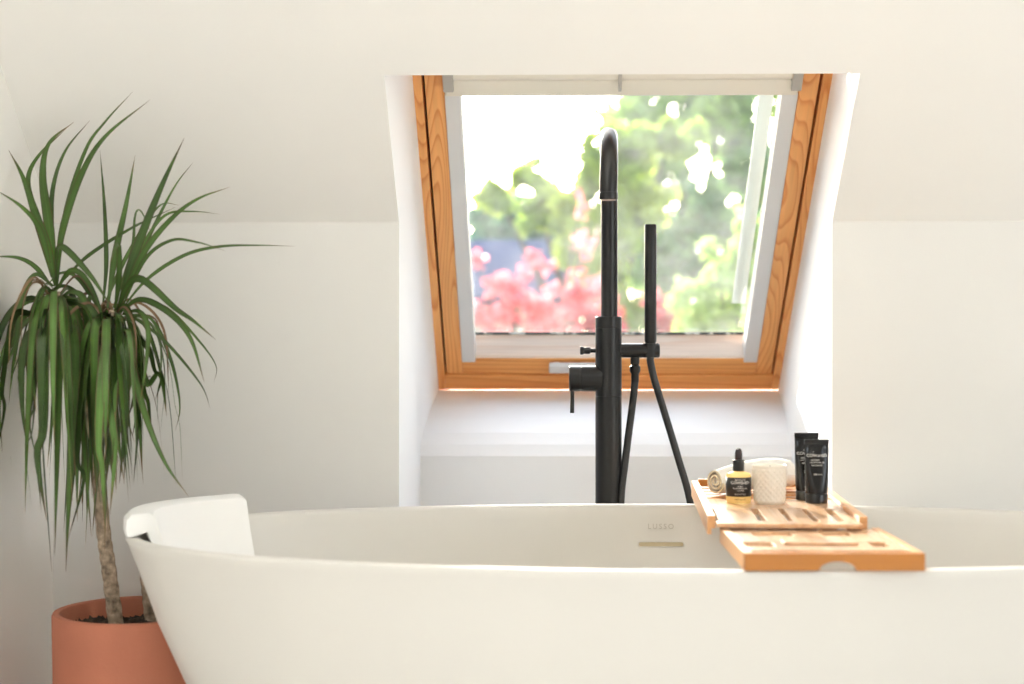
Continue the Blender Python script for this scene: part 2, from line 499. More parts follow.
barx(-sx0, -sx0 + sw, sy0, sy1, -.088, -.003, 'sash_stile', M['pine_v'])
barx(sx0 - sw, sx0, sy0, sy1, -.088, -.003, 'sash_stile', M['pine_v'])
barx(-sx0 + sw, sx0 - sw, sy0, .108, -.088, -.003, 'sash_rail', M['pine_h'])
barx(-sx0 + sw, sx0 - sw, sy1 - .06, sy1, -.068, -.003, 'sash_rail', M['pine_h'])
bpy.data.objects['gap_seal'].data  # backing ring, pierced below
# the dark gap is a ring, not a sheet: rebuild it as four strips in one mesh
o = bpy.data.objects['gap_seal']
bm = bmesh.new()
box(bm, (-HW + fo, .052, -.085), (-sx0 + .004, LEN - .05, -.03)); box(bm, (sx0 - .004, .052, -.085), (HW - fo, LEN - .05, -.03))
box(bm, (-sx0, .052, -.085), (sx0, sy0 + .004, -.03)); box(bm, (-sx0, sy1 - .004, -.085), (sx0, LEN - .05, -.03))
bm.to_mesh(o.data); bm.free()
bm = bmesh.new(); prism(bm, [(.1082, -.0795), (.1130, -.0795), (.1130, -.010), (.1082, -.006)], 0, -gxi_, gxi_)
tag(link('glazing_bead', bm, M['pine_skylit'], win), 'glazing bead painted pale for sky light')
# glass, gasket and the pale metal outside
gxi = sx0 - sw
bm = bmesh.new(); box(bm, (-gxi, .108, -.084), (gxi, sy1 - .06, -.080)); link('pane', bm, M['glass'], win)
bm = bmesh.new(); box(bm, (-gxi, .1132, -.0795), (gxi, .1165, -.074), .001); link('gasket', bm, M['gasket'], win)
bm = bmesh.new(); box(bm, (-sx0 - .02, .03, -.14), (-sx0 + .03, LEN, -.092)); box(bm, (sx0 - .03, .03, -.14), (sx0 + .02, LEN, -.092));
link('outer_cladding', bm, M['clad'], win)
bm = bmesh.new(); box(bm, (gxi - .060, .20, -.096), (gxi - .030, LEN - .12, -.0935)); link('glare_strip', bm, M['glare'], win)  # added translucent strip standing in for a white reflection along the pane
# white pull bar on the bottom sash rail
bm = bmesh.new(); hx0 = px(549, 366, B).x - WC
box(bm, (hx0, .080, .004), (hx0 + .145, .106, .018), .004); box(bm, (hx0 + .01, .086, -.003), (hx0 + .025, .098, .006)); box(bm, (hx0 + .13, .086, -.003), (hx0 + .145, .098, .006))
tag(link('pull_handle', bm, M['alu'], win), 'white pull bar')

# roller blind fitted to the sash: header and two guide rails
bl = empty('roller_blind'); bl.matrix_world = win.matrix_world.copy()
tag(bl, 'cream roller blind wound up in its header with white side guides on the roof window', 'blind')
rw = .032
for s in (-1, 1):
    bm = bmesh.new()
    a, c = sorted((s * gxi, s * (gxi - rw)))
    box(bm, (a, .098, -.046), (c, .893, -.001), .003)
    link('guide_rail', bm, M['alu'], bl)
bm = bmesh.new()
box(bm, (-gxi + .002, .893, -.046), (gxi - .002, .935, .006), .006, 3)
link('header', bm, M['head_rail'], bl)
bm = bmesh.new(); box(bm, (-gxi + rw - .002, .882, -.05), (gxi - rw + .002, .8925, -.03), .002); link('bottom_bar', bm, M['brk'], bl)
tubeb = bmesh.new(); lathe(tubeb, [(.0145, -gxi + .02), (.0145, gxi - .02)], 24, (0, .950, .002), 'X'); link('roll', tubeb, M['head_rail'], bl, True, 40)
for xx, w in ((-gxi + .010, .020), (gxi - .010, .020), (-.004, .007)):
    bm = bmesh.new(); box(bm, (xx - w / 2, .918, .013), (xx + w / 2, .965, .0225), .002); box(bm, (xx - w / 2, .9335, -.02), (xx + w / 2, .963, .013)) if w > .01 else None
    link('bracket', bm, M['brk'], bl)

# ------------------------------------------------------------------ bathtub
CX, CY = px(690, 500, 2.31).x, 2.31
RIM = .58
NE = 2.12
SEG = 160
def ell(a, b, t, n=NE):
    c, s = math.cos(t), math.sin(t)
    return (math.copysign(abs(c) ** (2 / n), c) * a, math.copysign(abs(s) ** (2 / n), s) * b)
outer = [(.585, .245, 0), (.60, .255, .012), (.625, .268, .08), (.672, .285, .20), (.716, .302, .29), (.756, .322, .36), (.797, .344, .45), (.826, .362, .53), (.840, .372, .566)]
rimp = [(.8445, .3755, .5745), (.8425, .3745, .579), (.836, .369, .5805), (.829, .362, .580), (.8235, .3565, .5775), (.821, .354, .573)]
inner = [(.8165, .350, .556), (.807, .343, .52), (.788, .330, .46), (.75, .307, .36), (.70, .280, .26), (.645, .25, .185), (.58, .21, .145), (.48, .16, .128), (.25, .08, .122), (.05, .02, .120)]
tub = empty('bathtub', (CX, CY, 0))
tag(tub, 'white oval freestanding stone bathtub below the roof window', 'bathtub')
bm = bmesh.new(); rings = []
for a, b_, z in outer + rimp + inner:
    rings.append([bm.verts.new((*ell(a, b_, 2 * math.pi * i / SEG), z)) for i in range(SEG)])
for p, q in zip(rings, rings[1:]):
    for i in range(SEG): bm.faces.new((p[i], p[(i + 1) % SEG], q[(i + 1) % SEG], q[i]))
bm.faces.new(rings[0]); bm.faces.new(rings[-1])
link('tub_shell', bm, M['bath'], tub, True, 60)

ZI = [p[2] for p in inner][::-1]; AI = [p[0] for p in inner][::-1]; BI = [p[1] for p in inner][::-1]
def inner_far(x, z, off=0.0):
    """point on the far inside wall of the tub, in tub coordinates"""
    a = float(np.interp(z, ZI, AI)); b_ = float(np.interp(z, ZI, BI))
    y = b_ * (1 - min(.999, abs(x) / a) ** NE) ** (1 / NE)
    return Vector((x, y - off, z + off * .4))
sxm = px(661.5, 545, 2.64).x - CX
zs = px(661, 545.5, 2.64).z
def stadium(hw, hh, n=14):
    pts = []
    for k in range(n + 1):
        t = -math.pi / 2 + math.pi * k / n; pts.append((hw - hh + hh * math.cos(t), hh * math.sin(t)))
    for k in range(n + 1):
        t = math.pi / 2 + math.pi * k / n; pts.append((-hw + hh + hh * math.cos(t), hh * math.sin(t)))
    return pts
bm = bmesh.new()
P = stadium(.0405, .0048); Q = stadium(.0385, .0034)
va = [bm.verts.new(inner_far(sxm + x, zs + y, .0008)) for x, y in P]
vb = [bm.verts.new(inner_far(sxm + x, zs + y, .0022)) for x, y in Q]
vc = [bm.verts.new(inner_far(sxm + x, zs + y, .0010)) for x, y in Q]
n = len(P)
for i in range(n):
    j = (i + 1) % n
    bm.faces.new((va[i], va[j], vb[j], vb[i]))
    bm.faces.new((vb[i], vb[j], vc[j], vc[i])).material_index = 1
bm.faces.new(vc).material_index = 1
tag(link('overflow_slot', bm, [M['bath'], M['tan']], tub), 'narrow tan overflow slot')
zl = px(661, 527, 2.655).z
text_mesh('lettering', 'LUSSO', .0125, M['emboss'], lambda x, y, z: inner_far(sxm + x, zl + y, .0008 + z), tub, .0003, 1.35)

# headrest hooked over the left end of the rim
prof = [(.0005, .0012), (.0032, .010), (.002, .026), (-.006, .034), (-.027, .0355), (-.039, .030), (-.054, -.02), (-.076, -.075), (-.112, -.15),
        (-.106, -.154), (-.072, -.085), (-.046, -.03), (-.031, -.002), (-.0285, .0075), (-.008, .002), (-.004, .0012)]
hr = bmesh.new(); rings = []
NA = 48
t0, t1 = R(180 - 31.5), R(180 + 13.5)
def rim_at(t):
    x, y = ell(.8445, .3755, t)
    nx = math.copysign(abs(x / .8445) ** (NE - 1), x) / .8445; ny = math.copysign(abs(y / .3755) ** (NE - 1), y) / .3755
    l = math.hypot(nx, ny)
    return Vector((x, y, RIM)), Vector((nx / l, ny / l, 0))
for k in range(NA + 1):
    t = t0 + (t1 - t0) * k / NA
    p, nn = rim_at(t)
    e = min(k, NA - k) / 1.5
    f = 1.0 if e >= 1 else (0.86 + .16 * math.sqrt(max(0, 1 - (1 - e) ** 2)))      # softly rounded ends
    if k > NA - 4: f = 1.0
    rings.append([hr.verts.new(p + nn * r + Vector((0, 0, z * (f if z > .02 else 1)))) for r, z in prof])
m_ = len(prof)
for p, q in zip(rings, rings[1:]):
    for i in range(m_): hr.faces.new((p[i], p[(i + 1) % m_], q[(i + 1) % m_], q[i]))
hr.faces.new(rings[0]); hr.faces.new(rings[-1])
ho = link('bath_headrest', hr, M['head'], None, True, 38)
ho.location = (CX, CY, .0005)
tag(ho, 'white headrest hooked over the left end of the bathtub rim', 'headrest')

# ------------------------------------------------------------------ freestanding tap
FY = 2.86
fx = px(608.5, 400, FY).x
tap = empty('bath_filler_tap', (fx, FY, 0))
tag(tap, 'tall black floor-standing bath tap with hand shower behind the bathtub', 'tap')
def zt(y, Y=FY): return px(600, y, Y).z
def xt(x, Y=FY): return px(x, 360, Y).x - fx
bm = bmesh.new(); lathe(bm, [(.045, 0), (.045, .006), (.041, .010), (.026, .012)], 48); link('base_plate', bm, M['black'], tap, True, 35)
zc = zt(316.5); zj = zt(396)
bm = bmesh.new(); lathe(bm, [(.0245, .012), (.0245, zj - .0008), (.0238, zj), (.0245, zj + .0008), (.0245, zc - .022), (.0238, zc - .0214), (.0245, zc - .0206), (.0245, zc - .0012), (.0232, zc), (.0165, zc)], 56)
link('column', bm, M['black'], tap, True, 35)
Rg = .109
za = zt(128, FY - Rg) - .0158 - Rg
pts = [Vector((0.0015, 0, zc - .01 + (za - zc + .01) * k / 6)) for k in range(7)]
for k in range(1, 25):
    t = math.pi * k / 24
    pts.append(Vector((0.0015 - .010 * k / 24, -Rg + Rg * math.cos(t), za + Rg * math.sin(t))))
pts.append(Vector((-.0085, -2 * Rg, za - .003)))
bm = bmesh.new(); tube(bm, pts, .0155, 32); link('spout', bm, M['black'], tap, True, 40)
bm = bmesh.new(); c = (-.0085, -2 * Rg, za - .008)
lathe(bm, [(.0155, .008), (.0165, .007), (.0165, -.004), (.0150, -.005), (.0125, -.005)], 40, c); link('spout_tip', bm, M['black'], tap, True, 35)
bm = bmesh.new(); lathe(bm, [(.0122, -.0048), (.0122, -.0060), (.006, -.0066)], 32, c); tag(link('aerator', bm, M['aer'], tap, True, 35), 'pale aerator')
# mixer at the left, lever pin hanging from it
zm = zt(378.5); x_end = xt(568)
bm = bmesh.new(); lathe(bm, [(.0225, x_end + .002), (.0240, x_end + .004), (.0240, x_end + .0215), (.0232, x_end + .0225), (.0232, x_end + .0245), (.0240, x_end + .0255), (.0240, -.012)], 44, (0, 0, zm), 'X'); link('mixer_body', bm, M['black'], tap, True, 35)
bm = bmesh.new(); lp = [Vector((x_end + .008, -.002, zm - .018)), Vector((x_end + .008, -.003, zt(400))), Vector((x_end + .0075, -.004, zt(413)))]
tube(bm, lp, [.0036, .0036, .0040], 16); link('lever', bm, M['black'], tap, True, 40)
# diverter knob
zd = zt(350.5); xd = xt(580)
bm = bmesh.new(); lathe(bm, [(.0060, xd), (.0078, xd + .001), (.0078, xd + .005), (.0058, xd + .008), (.0066, xd + .012), (.0066, xd + .018), (.0040, xd + .020), (.0040, -.02)], 28, (0, 0, zd), 'X'); link('diverter_knob', bm, M['black'], tap, True, 35)
# arm for the hand shower
xa = xt(659.5)
bm = bmesh.new(); lathe(bm, [(.0132, .018), (.0132, xa - .002), (.012, xa)], 36, (0, 0, zd), 'X'); link('bracket_arm', bm, M['black'], tap, True, 35)
xs = xt(650.5)
bm = bmesh.new(); lathe(bm, [(.0145, zd - .0125), (.0145, zd + .0135)], 36, (xs, 0, 0)); link('holder_ring', bm, M['black'], tap, True, 35)
hs = empty('hand_shower'); hs.parent = tap
z_hs0 = zd + .0136; z_hs1 = zt(224.5)
bm = bmesh.new(); lathe(bm, [(.0095, z_hs0), (.0112, z_hs0 + .004), (.0112, z_hs1 - .003), (.0102, z_hs1)], 36, (xs, 0, 0)); link('wand', bm, M['black'], hs, True, 35)
bm = bmesh.new()
for k in range(16):
    for q in (-.5, .5):
        lathe(bm, [(.0010, .0108), (.0008, .0126)], 8, (xs, q * .0045, zt(233) - .0052 * k), 'X') if False else None
        zz = zt(234) - .0048 * k
        box(bm, (xs + .0104, q * .006 - .001, zz - .001), (xs + .0124, q * .006 + .001, zz + .001))
link('spray_nozzles', bm, M['nozzle'], hs)
xo = xt(635)
bm = bmesh.new(); lathe(bm, [(.0085, zt(357)), (.0085, zt(363)), (.0070, zt(365)), (.0100, zt(366.5)), (.0100, zt(371)), (.0072, zt(374)), (.0072, zt(382))], 24, (xo, 0, 0)); link('hose_connector', bm, M['black'], tap, True, 35)
hp = catmull([(xo, 0, zt(381)), (xt(633), -.002, zt(400)), (xt(629), -.004, zt(430)), (xt(624.5), -.008, zt(465)), (xt(620.5), -.014, zt(503)), (xt(619), -.02, .40), (xt(630), -.024, .24), (xt(665), -.024, .17),
              (xt(698), -.022, .26), (xt(703), -.018, .40), (xt(690), -.012, zt(503)), (xt(678), -.006, zt(458)), (xt(663), -.002, zt(408)), (xt(654.5), 0, zt(380)), (xs, 0, zt(362)), (xs, 0, zd - .0128)], 10)
bm = bmesh.new(); tube(bm, hp, .0068, 14); link('hose', bm, M['blackhose'], tap, True, 50)

# ------------------------------------------------------------------ bamboo caddy across the bath
KX = (px(744, 565, 1.935).x + px(925, 565, 1.935).x) / 2
KW = (px(925, 565, 1.935).x - px(744, 565, 1.935).x) / 2       # half width of the pull-out
KY = 1.932
cad = empty('bath_caddy', (KX, KY, RIM + .0012), R(.6))
tag(cad, 'slatted bamboo bath caddy lying across the right half of the bathtub', 'caddy')
def loc(o, x, y, z): o.location = (KX + x - y * math.sin(R(.6)), KY + y, RIM + .0012 + z)
tray = empty('pull_out_tray'); tray.parent = cad
# front board with a half-round finger hole
hc, hr_ = .004, .0235
bm = bmesh.new()
prof_ = [(-KW, 0)] + [(hc - hr_ * math.cos(math.pi * k / 20), .0115 * math.sin(math.pi * k / 20)) for k in range(21)] + [(KW, 0), (KW, .022), (-KW, .022)]
prism(bm, prof_, 1, 0, .011)
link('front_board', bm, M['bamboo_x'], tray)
for s in (-1, 1):
    bm = bmesh.new(); a, c = sorted((s * KW, s * (KW - .0115)))
    box(bm, (a, .0112, 0), (c, .256, .0218), .001); link('side_rail', bm, M['bamboo_y'], tray)
iw = KW - .0118
for y0_, y1_, z1_ in ((.034, .066, .0212), (.113, .173, .0210), (.2155, .256, .0208)):
    bm = bmesh.new(); box(bm, (-iw, y0_, z1_ - .012), (iw, y1_, z1_), .0012); link('cross_bar', bm, M['bamboo_s'], tray)
for x0_, x1_, y0_, y1_ in ((-.063, .0645, .0663, .1127), (.087, iw, .0663, .1127), (-iw, -.0747, .1733, .2152), (-.0213, .0197, .1733, .2152), (.058, iw, .1733, .2152)):
    bm = bmesh.new(); box(bm, (x0_, y0_, .0092), (x1_, y1_, .0205), .001); link('spacer', bm, M['bamboo_s'], tray)
bm = bmesh.new(); box(bm, (-.050, .082, .0207), (.047, .118, .0240), .0015); link('ledge', bm, M['bamboo_s'], tray)
# main frame, not quite square on the pull-out
MW = .1128; my1 = .512
main = empty('main_frame', (-.0165, .262, 0), R(-3.3)); main.parent = cad
DT = .0303                                  # deck top
for s in (-1, 1):
    bm = bmesh.new()
    pr_ = [(s * MW, .010), (s * MW, .0365), (s * (MW - .0115), .0365), (s * (MW - .0115), .0185), (s * (MW - .006), .0185), (s * (MW - .006), .010)]
    prism(bm, pr_, 1, 0, my1)
    link('main_rail', bm, M['bamboo_y'], main)
xe = MW - .0116
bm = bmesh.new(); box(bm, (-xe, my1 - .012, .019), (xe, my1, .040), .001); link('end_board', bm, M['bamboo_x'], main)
bm = bmesh.new(); box(bm, (-xe, .150, DT - .009), (xe, .285, DT), .001); link('cross_board', bm, M['bamboo_s'], main)
bm = bmesh.new(); box(bm, (-xe, -.036, DT - .006), (xe, -.002, DT), .001); link('cross_board', bm, M['bamboo_s'], main)
for x0_, x1_ in ((-xe + .006, -.040), (-.029, .001), (.0095, .037), (.0455, .071), (.082, xe - .001)):
    bm = bmesh.new(); box(bm, (x0_, -.0017, DT - .009), (x1_, .1497, DT - .0003), .001); link('slat', bm, M['bamboo_s'], main)
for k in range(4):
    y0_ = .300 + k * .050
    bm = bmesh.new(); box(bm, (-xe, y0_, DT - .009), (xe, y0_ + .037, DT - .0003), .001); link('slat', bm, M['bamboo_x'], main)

# things on the caddy -------------------------------------------------
DZ = RIM + .0012 + DT
def cpos(pxx, Y):
    p = px(pxx, 500, Y); return Vector((p.x, Y, DZ))
def on_cyl(cx, cy, r):            # wrap flat text onto a vertical cylinder facing the viewer
    def f(x, y, z):
        a = x / r
        return Vector((cx + (r + z) * math.sin(a), cy - (r + z) * math.cos(a), y))
    return f

# dropper bottle
BY = 2.425
bt = empty('dropper_bottle', cpos(738.5, BY)); bt.rotation_euler = (0, 0, R(1))
tag(bt, 'small dropper bottle of golden oil with black label on the caddy', 'bottle')
bm = bmesh.new(); lathe(bm, [(.017, 0), (.0192, .0015), (.0197, .004), (.0197, .041), (.0188, .0445), (.016, .0472), (.0098, .0488), (.0086, .0495)], 48)
link('bottle_body', bm, M['oil'], bt, True, 50)
bm = bmesh.new(); seg = 40; r = .0201
A = []; Bv = []; rr = r
for k in range(seg + 1):
    a = R(-118) + R(236) * k / seg
    A.append(bm.verts.new((rr * math.sin(a), -rr * math.cos(a), .0108))); Bv.append(bm.verts.new((rr * math.sin(a), -rr * math.cos(a), .0408)))
for k in range(seg): bm.faces.new((A[k], A[k + 1], Bv[k + 1], Bv[k]))
lb = link('label', bm, M['label'], bt, True); lb.modifiers.new('t', 'SOLIDIFY').thickness = .0003
tag(lb, 'black label with white print')
f = on_cyl(0, 0, .0204)
for s, body, z, mt in ((.0034, 'LUSSO', .0374, 'ink'), (.0062, 'COWSHED', .0325, 'ink'), (.0030, 'BODY', .0268, 'ink'), (.0027, 'MOISTURISING OIL', .0238, 'ink'), (.0026, 'nourishing', .0206, 'ink'), (.0028, '50 ml e 1.7 fl oz', .0148, 'ink')):
    if body == 'LUSSO': body = 'bath & body'
    text_mesh('lettering', body, s, M[mt], (lambda zz: lambda x, y, d: f(x, y + zz, d))(z), bt, .0001)
text_mesh('lettering', '100% natural', .0036, M['label'], lambda x, y, d: Vector((.0199 * math.sin(x / .0199), -(.0199 + d) * math.cos(x / .0199), y + .0066)), bt, .0001)
bm = bmesh.new(); lathe(bm, [(.0084, .0496), (.0090, .0502), (.0090, .0668), (.0082, .0674), (.006, .0676)], 36); link('collar', bm, M['cap'], bt, True, 40)
bm = bmesh.new(); lathe(bm, [(.0058, .0677), (.0060, .072), (.0057, .078), (.0048, .0825), (.0030, .0850), (.0010, .0856)], 28); link('dropper_bulb', bm, M['bulb'], bt, True, 60)

# ivory candle tumbler with a diamond pattern
cu = empty('candle_tumbler', cpos(769.5, 2.415))
tag(cu, 'ivory candle tumbler with a diamond pattern on the caddy', 'candle')
bm = bmesh.new()
nu, nv = 144, 40; H = .0595
ringsc = []
for j in range(nv + 1):
    z = H * j / nv; ring = []
    for i in range(nu):
        t = 2 * math.pi * i / nu
        r = .0232 + .0036 * (z / H) ** 1.1
        if j < 2: r -= .0012 * (2 - j) / 2
        if 2 < j < nv - 3:
            a1 = abs(math.sin(t * 9 + z * 330)); a2 = abs(math.sin(t * 9 - z * 330))
            r += .0015 * min(a1, a2)
        ring.append(bm.verts.new((r * math.cos(t), r * math.sin(t), z)))
    ringsc.append(ring)
for r_, z in ((.0262, H + .0006), (.0252, H), (.0244, H - .008)):
    ringsc.append([bm.verts.new((r_ * math.cos(2 * math.pi * i / nu), r_ * math.sin(2 * math.pi * i / nu), z)) for i in range(nu)])
for p, q in zip(ringsc, ringsc[1:]):
    for i in range(nu): bm.faces.new((p[i], p[(i + 1) % nu], q[(i + 1) % nu], q[i]))
bm.faces.new(ringsc[0]); bm.faces.new(ringsc[-1])
link('tumbler', bm, M['cup'], cu, True, 60)
bm = bmesh.new(); lathe(bm, [(.0242, H - .0079), (.0242, H - .0072), (.002, H - .0068)], 32); link('wax', bm, M['wax'], cu, True, 40)
bm = bmesh.new(); tube(bm, [Vector((0, 0, H - .007)), Vector((.0006, 0, H - .003)), Vector((.0014, 0, H - .0005))], .0007, 8); link('wick', bm, M['label'], cu)

# two squeezy tubes standing on their caps
def squeeze_tube(pxx, Y, rz, hgt, label, w0=.0172, crimp=.0192, first=None):
    t = empty('squeeze_tube', cpos(pxx, Y)); t.rotation_euler = (0, 0, R(rz))
    tag(t, label, 'tube', 'black tubes on the bath caddy')
    caph = .0145
    def sec(u):                                # half width, half depth at height fraction u
        e = u ** 1.35
        return w0 + (crimp - w0) * u, w0 * (1 - e) + .0009 * e
    bm = bmesh.new(); rings = []; n = 48; nz_ = 26
    for j in range(nz_ + 1):
        u = j / nz_; z = caph + .0006 + (hgt - .007 - caph) * u
        a, b_ = sec(u)
        pw = 2 + 2.5 * u
        ring = []
        for i in range(n):
            th = 2 * math.pi * i / n
            x, y = ell(a, b_, th, min(pw, 3.2))
            dent = -.0014 * math.exp(-((u - .86) / .07) ** 2) * math.cos(th * 5 + 1) * (1 if abs(y) > .0008 else 0)
            ring.append(bm.verts.new((x, y + (dent if y < 0 else -dent), z)))
        rings.append(ring)
    for p, q in zip(rings, rings[1:]):
        for i in range(n): bm.faces.new((p[i], p[(i + 1) % n], q[(i + 1) % n], q[i]))
    bm.faces.new(rings[0]); bm.faces.new(rings[-1])
    link('tube_body', bm, M['tube'], t, True, 50)
    bm = bmesh.new(); box(bm, (-crimp - .0003, -.0011, hgt - .0072), (crimp + .0003, .0011, hgt), .0004); link('crimped_end', bm, M['cap'], t)
    bm = bmesh.new(); lathe(bm, [(w0 - .001, 0), (w0 + .0002, .0012), (w0 + .0002, caph - .001), (w0 - .0006, caph)], 48); link('flip_cap', bm, M['cap'], t, True, 40)
    def surf(x, z, d):
        u = max(0, min(1, (z - caph) / (hgt - .007 - caph)))
        a, b_ = sec(u); pw = min(2 + 2.5 * u, 3.2)
        return Vector((x, -b_ * (1 - min(.98, abs(x) / a) ** pw) ** (1 / pw) - .0004 - d, z))
    for s, body, zz, xo_ in ((.0032, 'bath', .0800, -.004), (.0064, 'COWSHED', .0745, -.001), (.0032, 'NATURAL', .0675, -.004), (.0030, 'bath & shower gel', .0640, -.001), (.0028, 'with botanicals', .0595, -.002), (.0036, '200 ml e', .0455, -.001)):
        text_mesh('lettering', body, s, M['ink'], (lambda zz, xo_: lambda x, y, d: surf(x + xo_, y + zz, d))(zz, xo_), t, .0001)
    return t
squeeze_tube(816.5, 2.425, 4, .0995, 'black squeezy tube nearest the viewer, overlapping the other tube on the caddy')
squeeze_tube(806.5, 2.468, 4, .1070, 'black squeezy tube standing behind the other tube on the caddy')

# rolled towel: a spiral sheet swept along its axis, slightly fatter at the far end
tw = bmesh.new()
Pa = px(715, 484, 2.525); Pa.z = DZ + .0225
Pb = px(788, 470, 2.625); Pb.z = DZ + .031
ax = (Pb - Pa)
nseg = 22; turns = 2.6; ns = 90
def spiral(k, r0):
    t = k / ns
    th = turns * 2 * math.pi * t + 2.4
    r = r0 * (.16 + .84 * t)
    return r * math.cos(th), r * math.sin(th)
side = Vector((ax.y, -ax.x, 0)).normalized(); upv = Vector((0, 0, 1))
th_ = .0033
rows = []
for j in range(nseg + 1):
    s = j / nseg
    c = Pa + ax * s
    r0 = .0205 + .0075 * math.sin(s * 2.5) ** 1.2
    c = Vector((c.x, c.y, DZ + r0 * 1.01 + .003 + .002 * s))
    wob = 1 + .03 * math.sin(s * 9)
    o_, i_ = [], []
    for k in range(ns + 1):
        a, b_ = spiral(k, r0 * wob)
        l = math.hypot(a, b_)
        for lst, rr in ((o_, 1 + .0016 / l), (i_, 1 - .0016 / l)):
            lst.append(tw.verts.new(c + side * a * rr + upv * b_ * rr))
    rows.append(o_ + i_[::-1])
nn_ = len(rows[0])
for p, q in zip(rows, rows[1:]):
    for i in range(nn_): tw.faces.new((p[i], p[(i + 1) % nn_], q[(i + 1) % nn_], q[i]))
for row in (rows[0], rows[-1]):
    for k in range(ns):
        fc = tw.faces.new((row[k], row[k + 1], row[nn_ - 2 - k], row[nn_ - 1 - k])); fc.material_index = 1
two = link('rolled_towel', tw, [M['towel'], M['towel_end']], None, True, 50)
tag(two, 'small rolled cream towel lying behind the bottle on the caddy', 'towel')

# ------------------------------------------------------------------ potted dracaena
PY = 2.52
pc = px(136, 610, PY)
pr = .134
ZP = px(136, 609, PY).z
plant = empty('potted_dracaena', (pc.x, PY, 0))
tag(plant, 'tall dracaena in a terracotta pot between the bathtub and the left wall', 'plant')
def pl(x, y, Y=PY):
    p = px(x, y, Y); return Vector((p.x - pc.x, p.y - PY, p.z))
bm = bmesh.new(); lathe(bm, [(pr * .90, .004), (pr * .925, 0), (pr * .935, .01), (pr * .985, ZP * .7), (pr, ZP - .006), (pr - .002, ZP - .001), (pr - .006, ZP), (pr - .0125, ZP - .001), (pr - .0145, ZP - .005), (pr - .016, ZP - .10), (pr - .02, ZP - .11)], 96)
tag(link('pot', bm, M['terra'], plant, True, 50), 'terracotta pot')
bm = bmesh.new()
bmesh.ops.create_grid(bm, x_segments=40, y_segments=40, size=.113)
for v in list(bm.verts):
    if v.co.length > .1145: bm.verts.remove(v)
for v in bm.verts: v.co.z = ZP - .030 + random.uniform(-.004, .006) + .004 * math.sin(v.co.x * 40)
link('soil', bm, M['soil'], plant)
def stem(pts, rads, name='stem'):
    P = catmull(pts, 10)
    n = len(P)
    rs = [float(np.interp(i / (n - 1), np.linspace(0, 1, len(rads)), rads)) * (1 + .06 * math.sin(i * 2.1)) for i in range(n)]
    bm = bmesh.new(); tube(bm, P, rs, 14); return link(name, bm, M['bark'], plant, True, 60)
b1 = pl(117, 626, 2.50); b1.z = ZP - .035
b2 = pl(152, 626, 2.56); b2.z = ZP - .035
H1, H2, H3 = pl(55, 292, 2.50), pl(114, 311, 2.47), pl(99, 308, 2.56)
stem([b1, pl(109, 570, 2.50), pl(103, 525, 2.50), pl(98, 440, 2.5), pl(104, 370, 2.49), H2], [.0125, .012, .011, .009, .008])
stem([b2, pl(148, 590, 2.56), pl(143, 552, 2.565)], [.0115, .011, .0105])       # a pruned second cane
stem([pl(98, 452, 2.5), pl(84, 390, 2.52), pl(64, 345, 2.51), H1], [.0105, .010, .009, .008])
stem([pl(98, 440, 2.5) , pl(96, 380, 2.54), H3], [.009, .008, .007], 'stem')


class Foliage:
    def __init__(s, name):
        s.name = name; s.bm = bmesh.new(); s.uv = s.bm.loops.layers.uv.new('blade'); s.tn = s.bm.loops.layers.uv.new('tone')
    def blade(s, ctrl, w, n=26, roll=0.0, fold=.22, tone=1.0):
        """ribbon through the control points; w = full width in metres"""
        dry = 1.0 if tone < 0 else 0.0
        tone = abs(tone)
        P = catmull(ctrl, max(4, n // (len(ctrl) - 1)))
        m = len(P); rows = []
        L_ = [0]
        for a, b_ in zip(P, P[1:]): L_.append(L_[-1] + (b_ - a).length)
        view = Vector((.2, -1, .15)).normalized()
        for i, p in enumerate(P):
            u = L_[i] / L_[-1]
            t = (P[min(i + 1, m - 1)] - P[max(0, i - 1)]).normalized()
            hint = Matrix.Rotation(roll + .5 * roll * u, 3, t) @ view
            sd = t.cross(hint)
            if sd.length < 1e-4: sd = Vector((1, 0, 0))
            sd.normalize(); nr = sd.cross(t).normalized()
            prof = (min(1, .30 + u * 2.4)) * (1 - max(0, (u - .30) / .70) ** 1.7)
            hw = w / 2 * max(prof, .03)
            rows.append((p + sd * hw + nr * hw * fold, p - nr * 0, p - sd * hw + nr * hw * fold, u))
        vs = [[s.bm.verts.new(q) for q in r[:3]] for r in rows]
        for i in range(m - 1):
            for k in (0, 1):
                fc = s.bm.faces.new((vs[i][k], vs[i][k + 1], vs[i + 1][k + 1], vs[i + 1][k]))
                for lp_, uvv in zip(fc.loops, ((k / 2, rows[i][3]), ((k + 1) / 2, rows[i][3]), ((k + 1) / 2, rows[i + 1][3]), (k / 2, rows[i + 1][3]))):
                    lp_[s.uv].uv = uvv; lp_[s.tn].uv = (tone, dry)
                fc.smooth = True
    def done(s, parent):
        me = bpy.data.meshes.new(s.name); s.bm.to_mesh(me); s.bm.free()
        me.materials.append(M['blade'])
        o = bpy.data.objects.new(s.name, me); COL.objects.link(o); o.parent = parent
        return o


rnd = random.Random(21)
SPX = PY / F                       # metres per pixel at the plant
fol = {1: Foliage('foliage'), 2: Foliage('foliage'), 3: Foliage('foliage')}
HEAD_Y = {1: 2.50, 2: 2.47, 3: 2.56}


def A(h, pts, w, dy):
    """one blade traced as an arc in space: pts in crop units (300 px square, 2.28x), dy depth reached at the tip"""
    n = len(pts)
    ctrl = []
    for i, (x, y) in enumerate(pts):
        u = i / (n - 1)
        ctrl.append(pl(x / 2.28, y / 2.28 + 80, HEAD_Y[h] + dy * u))
    fol[h].blade(ctrl, w / 2.28 * SPX, 30, rnd.uniform(-.35, .35), .22, rnd.uniform(.8, 1.25))


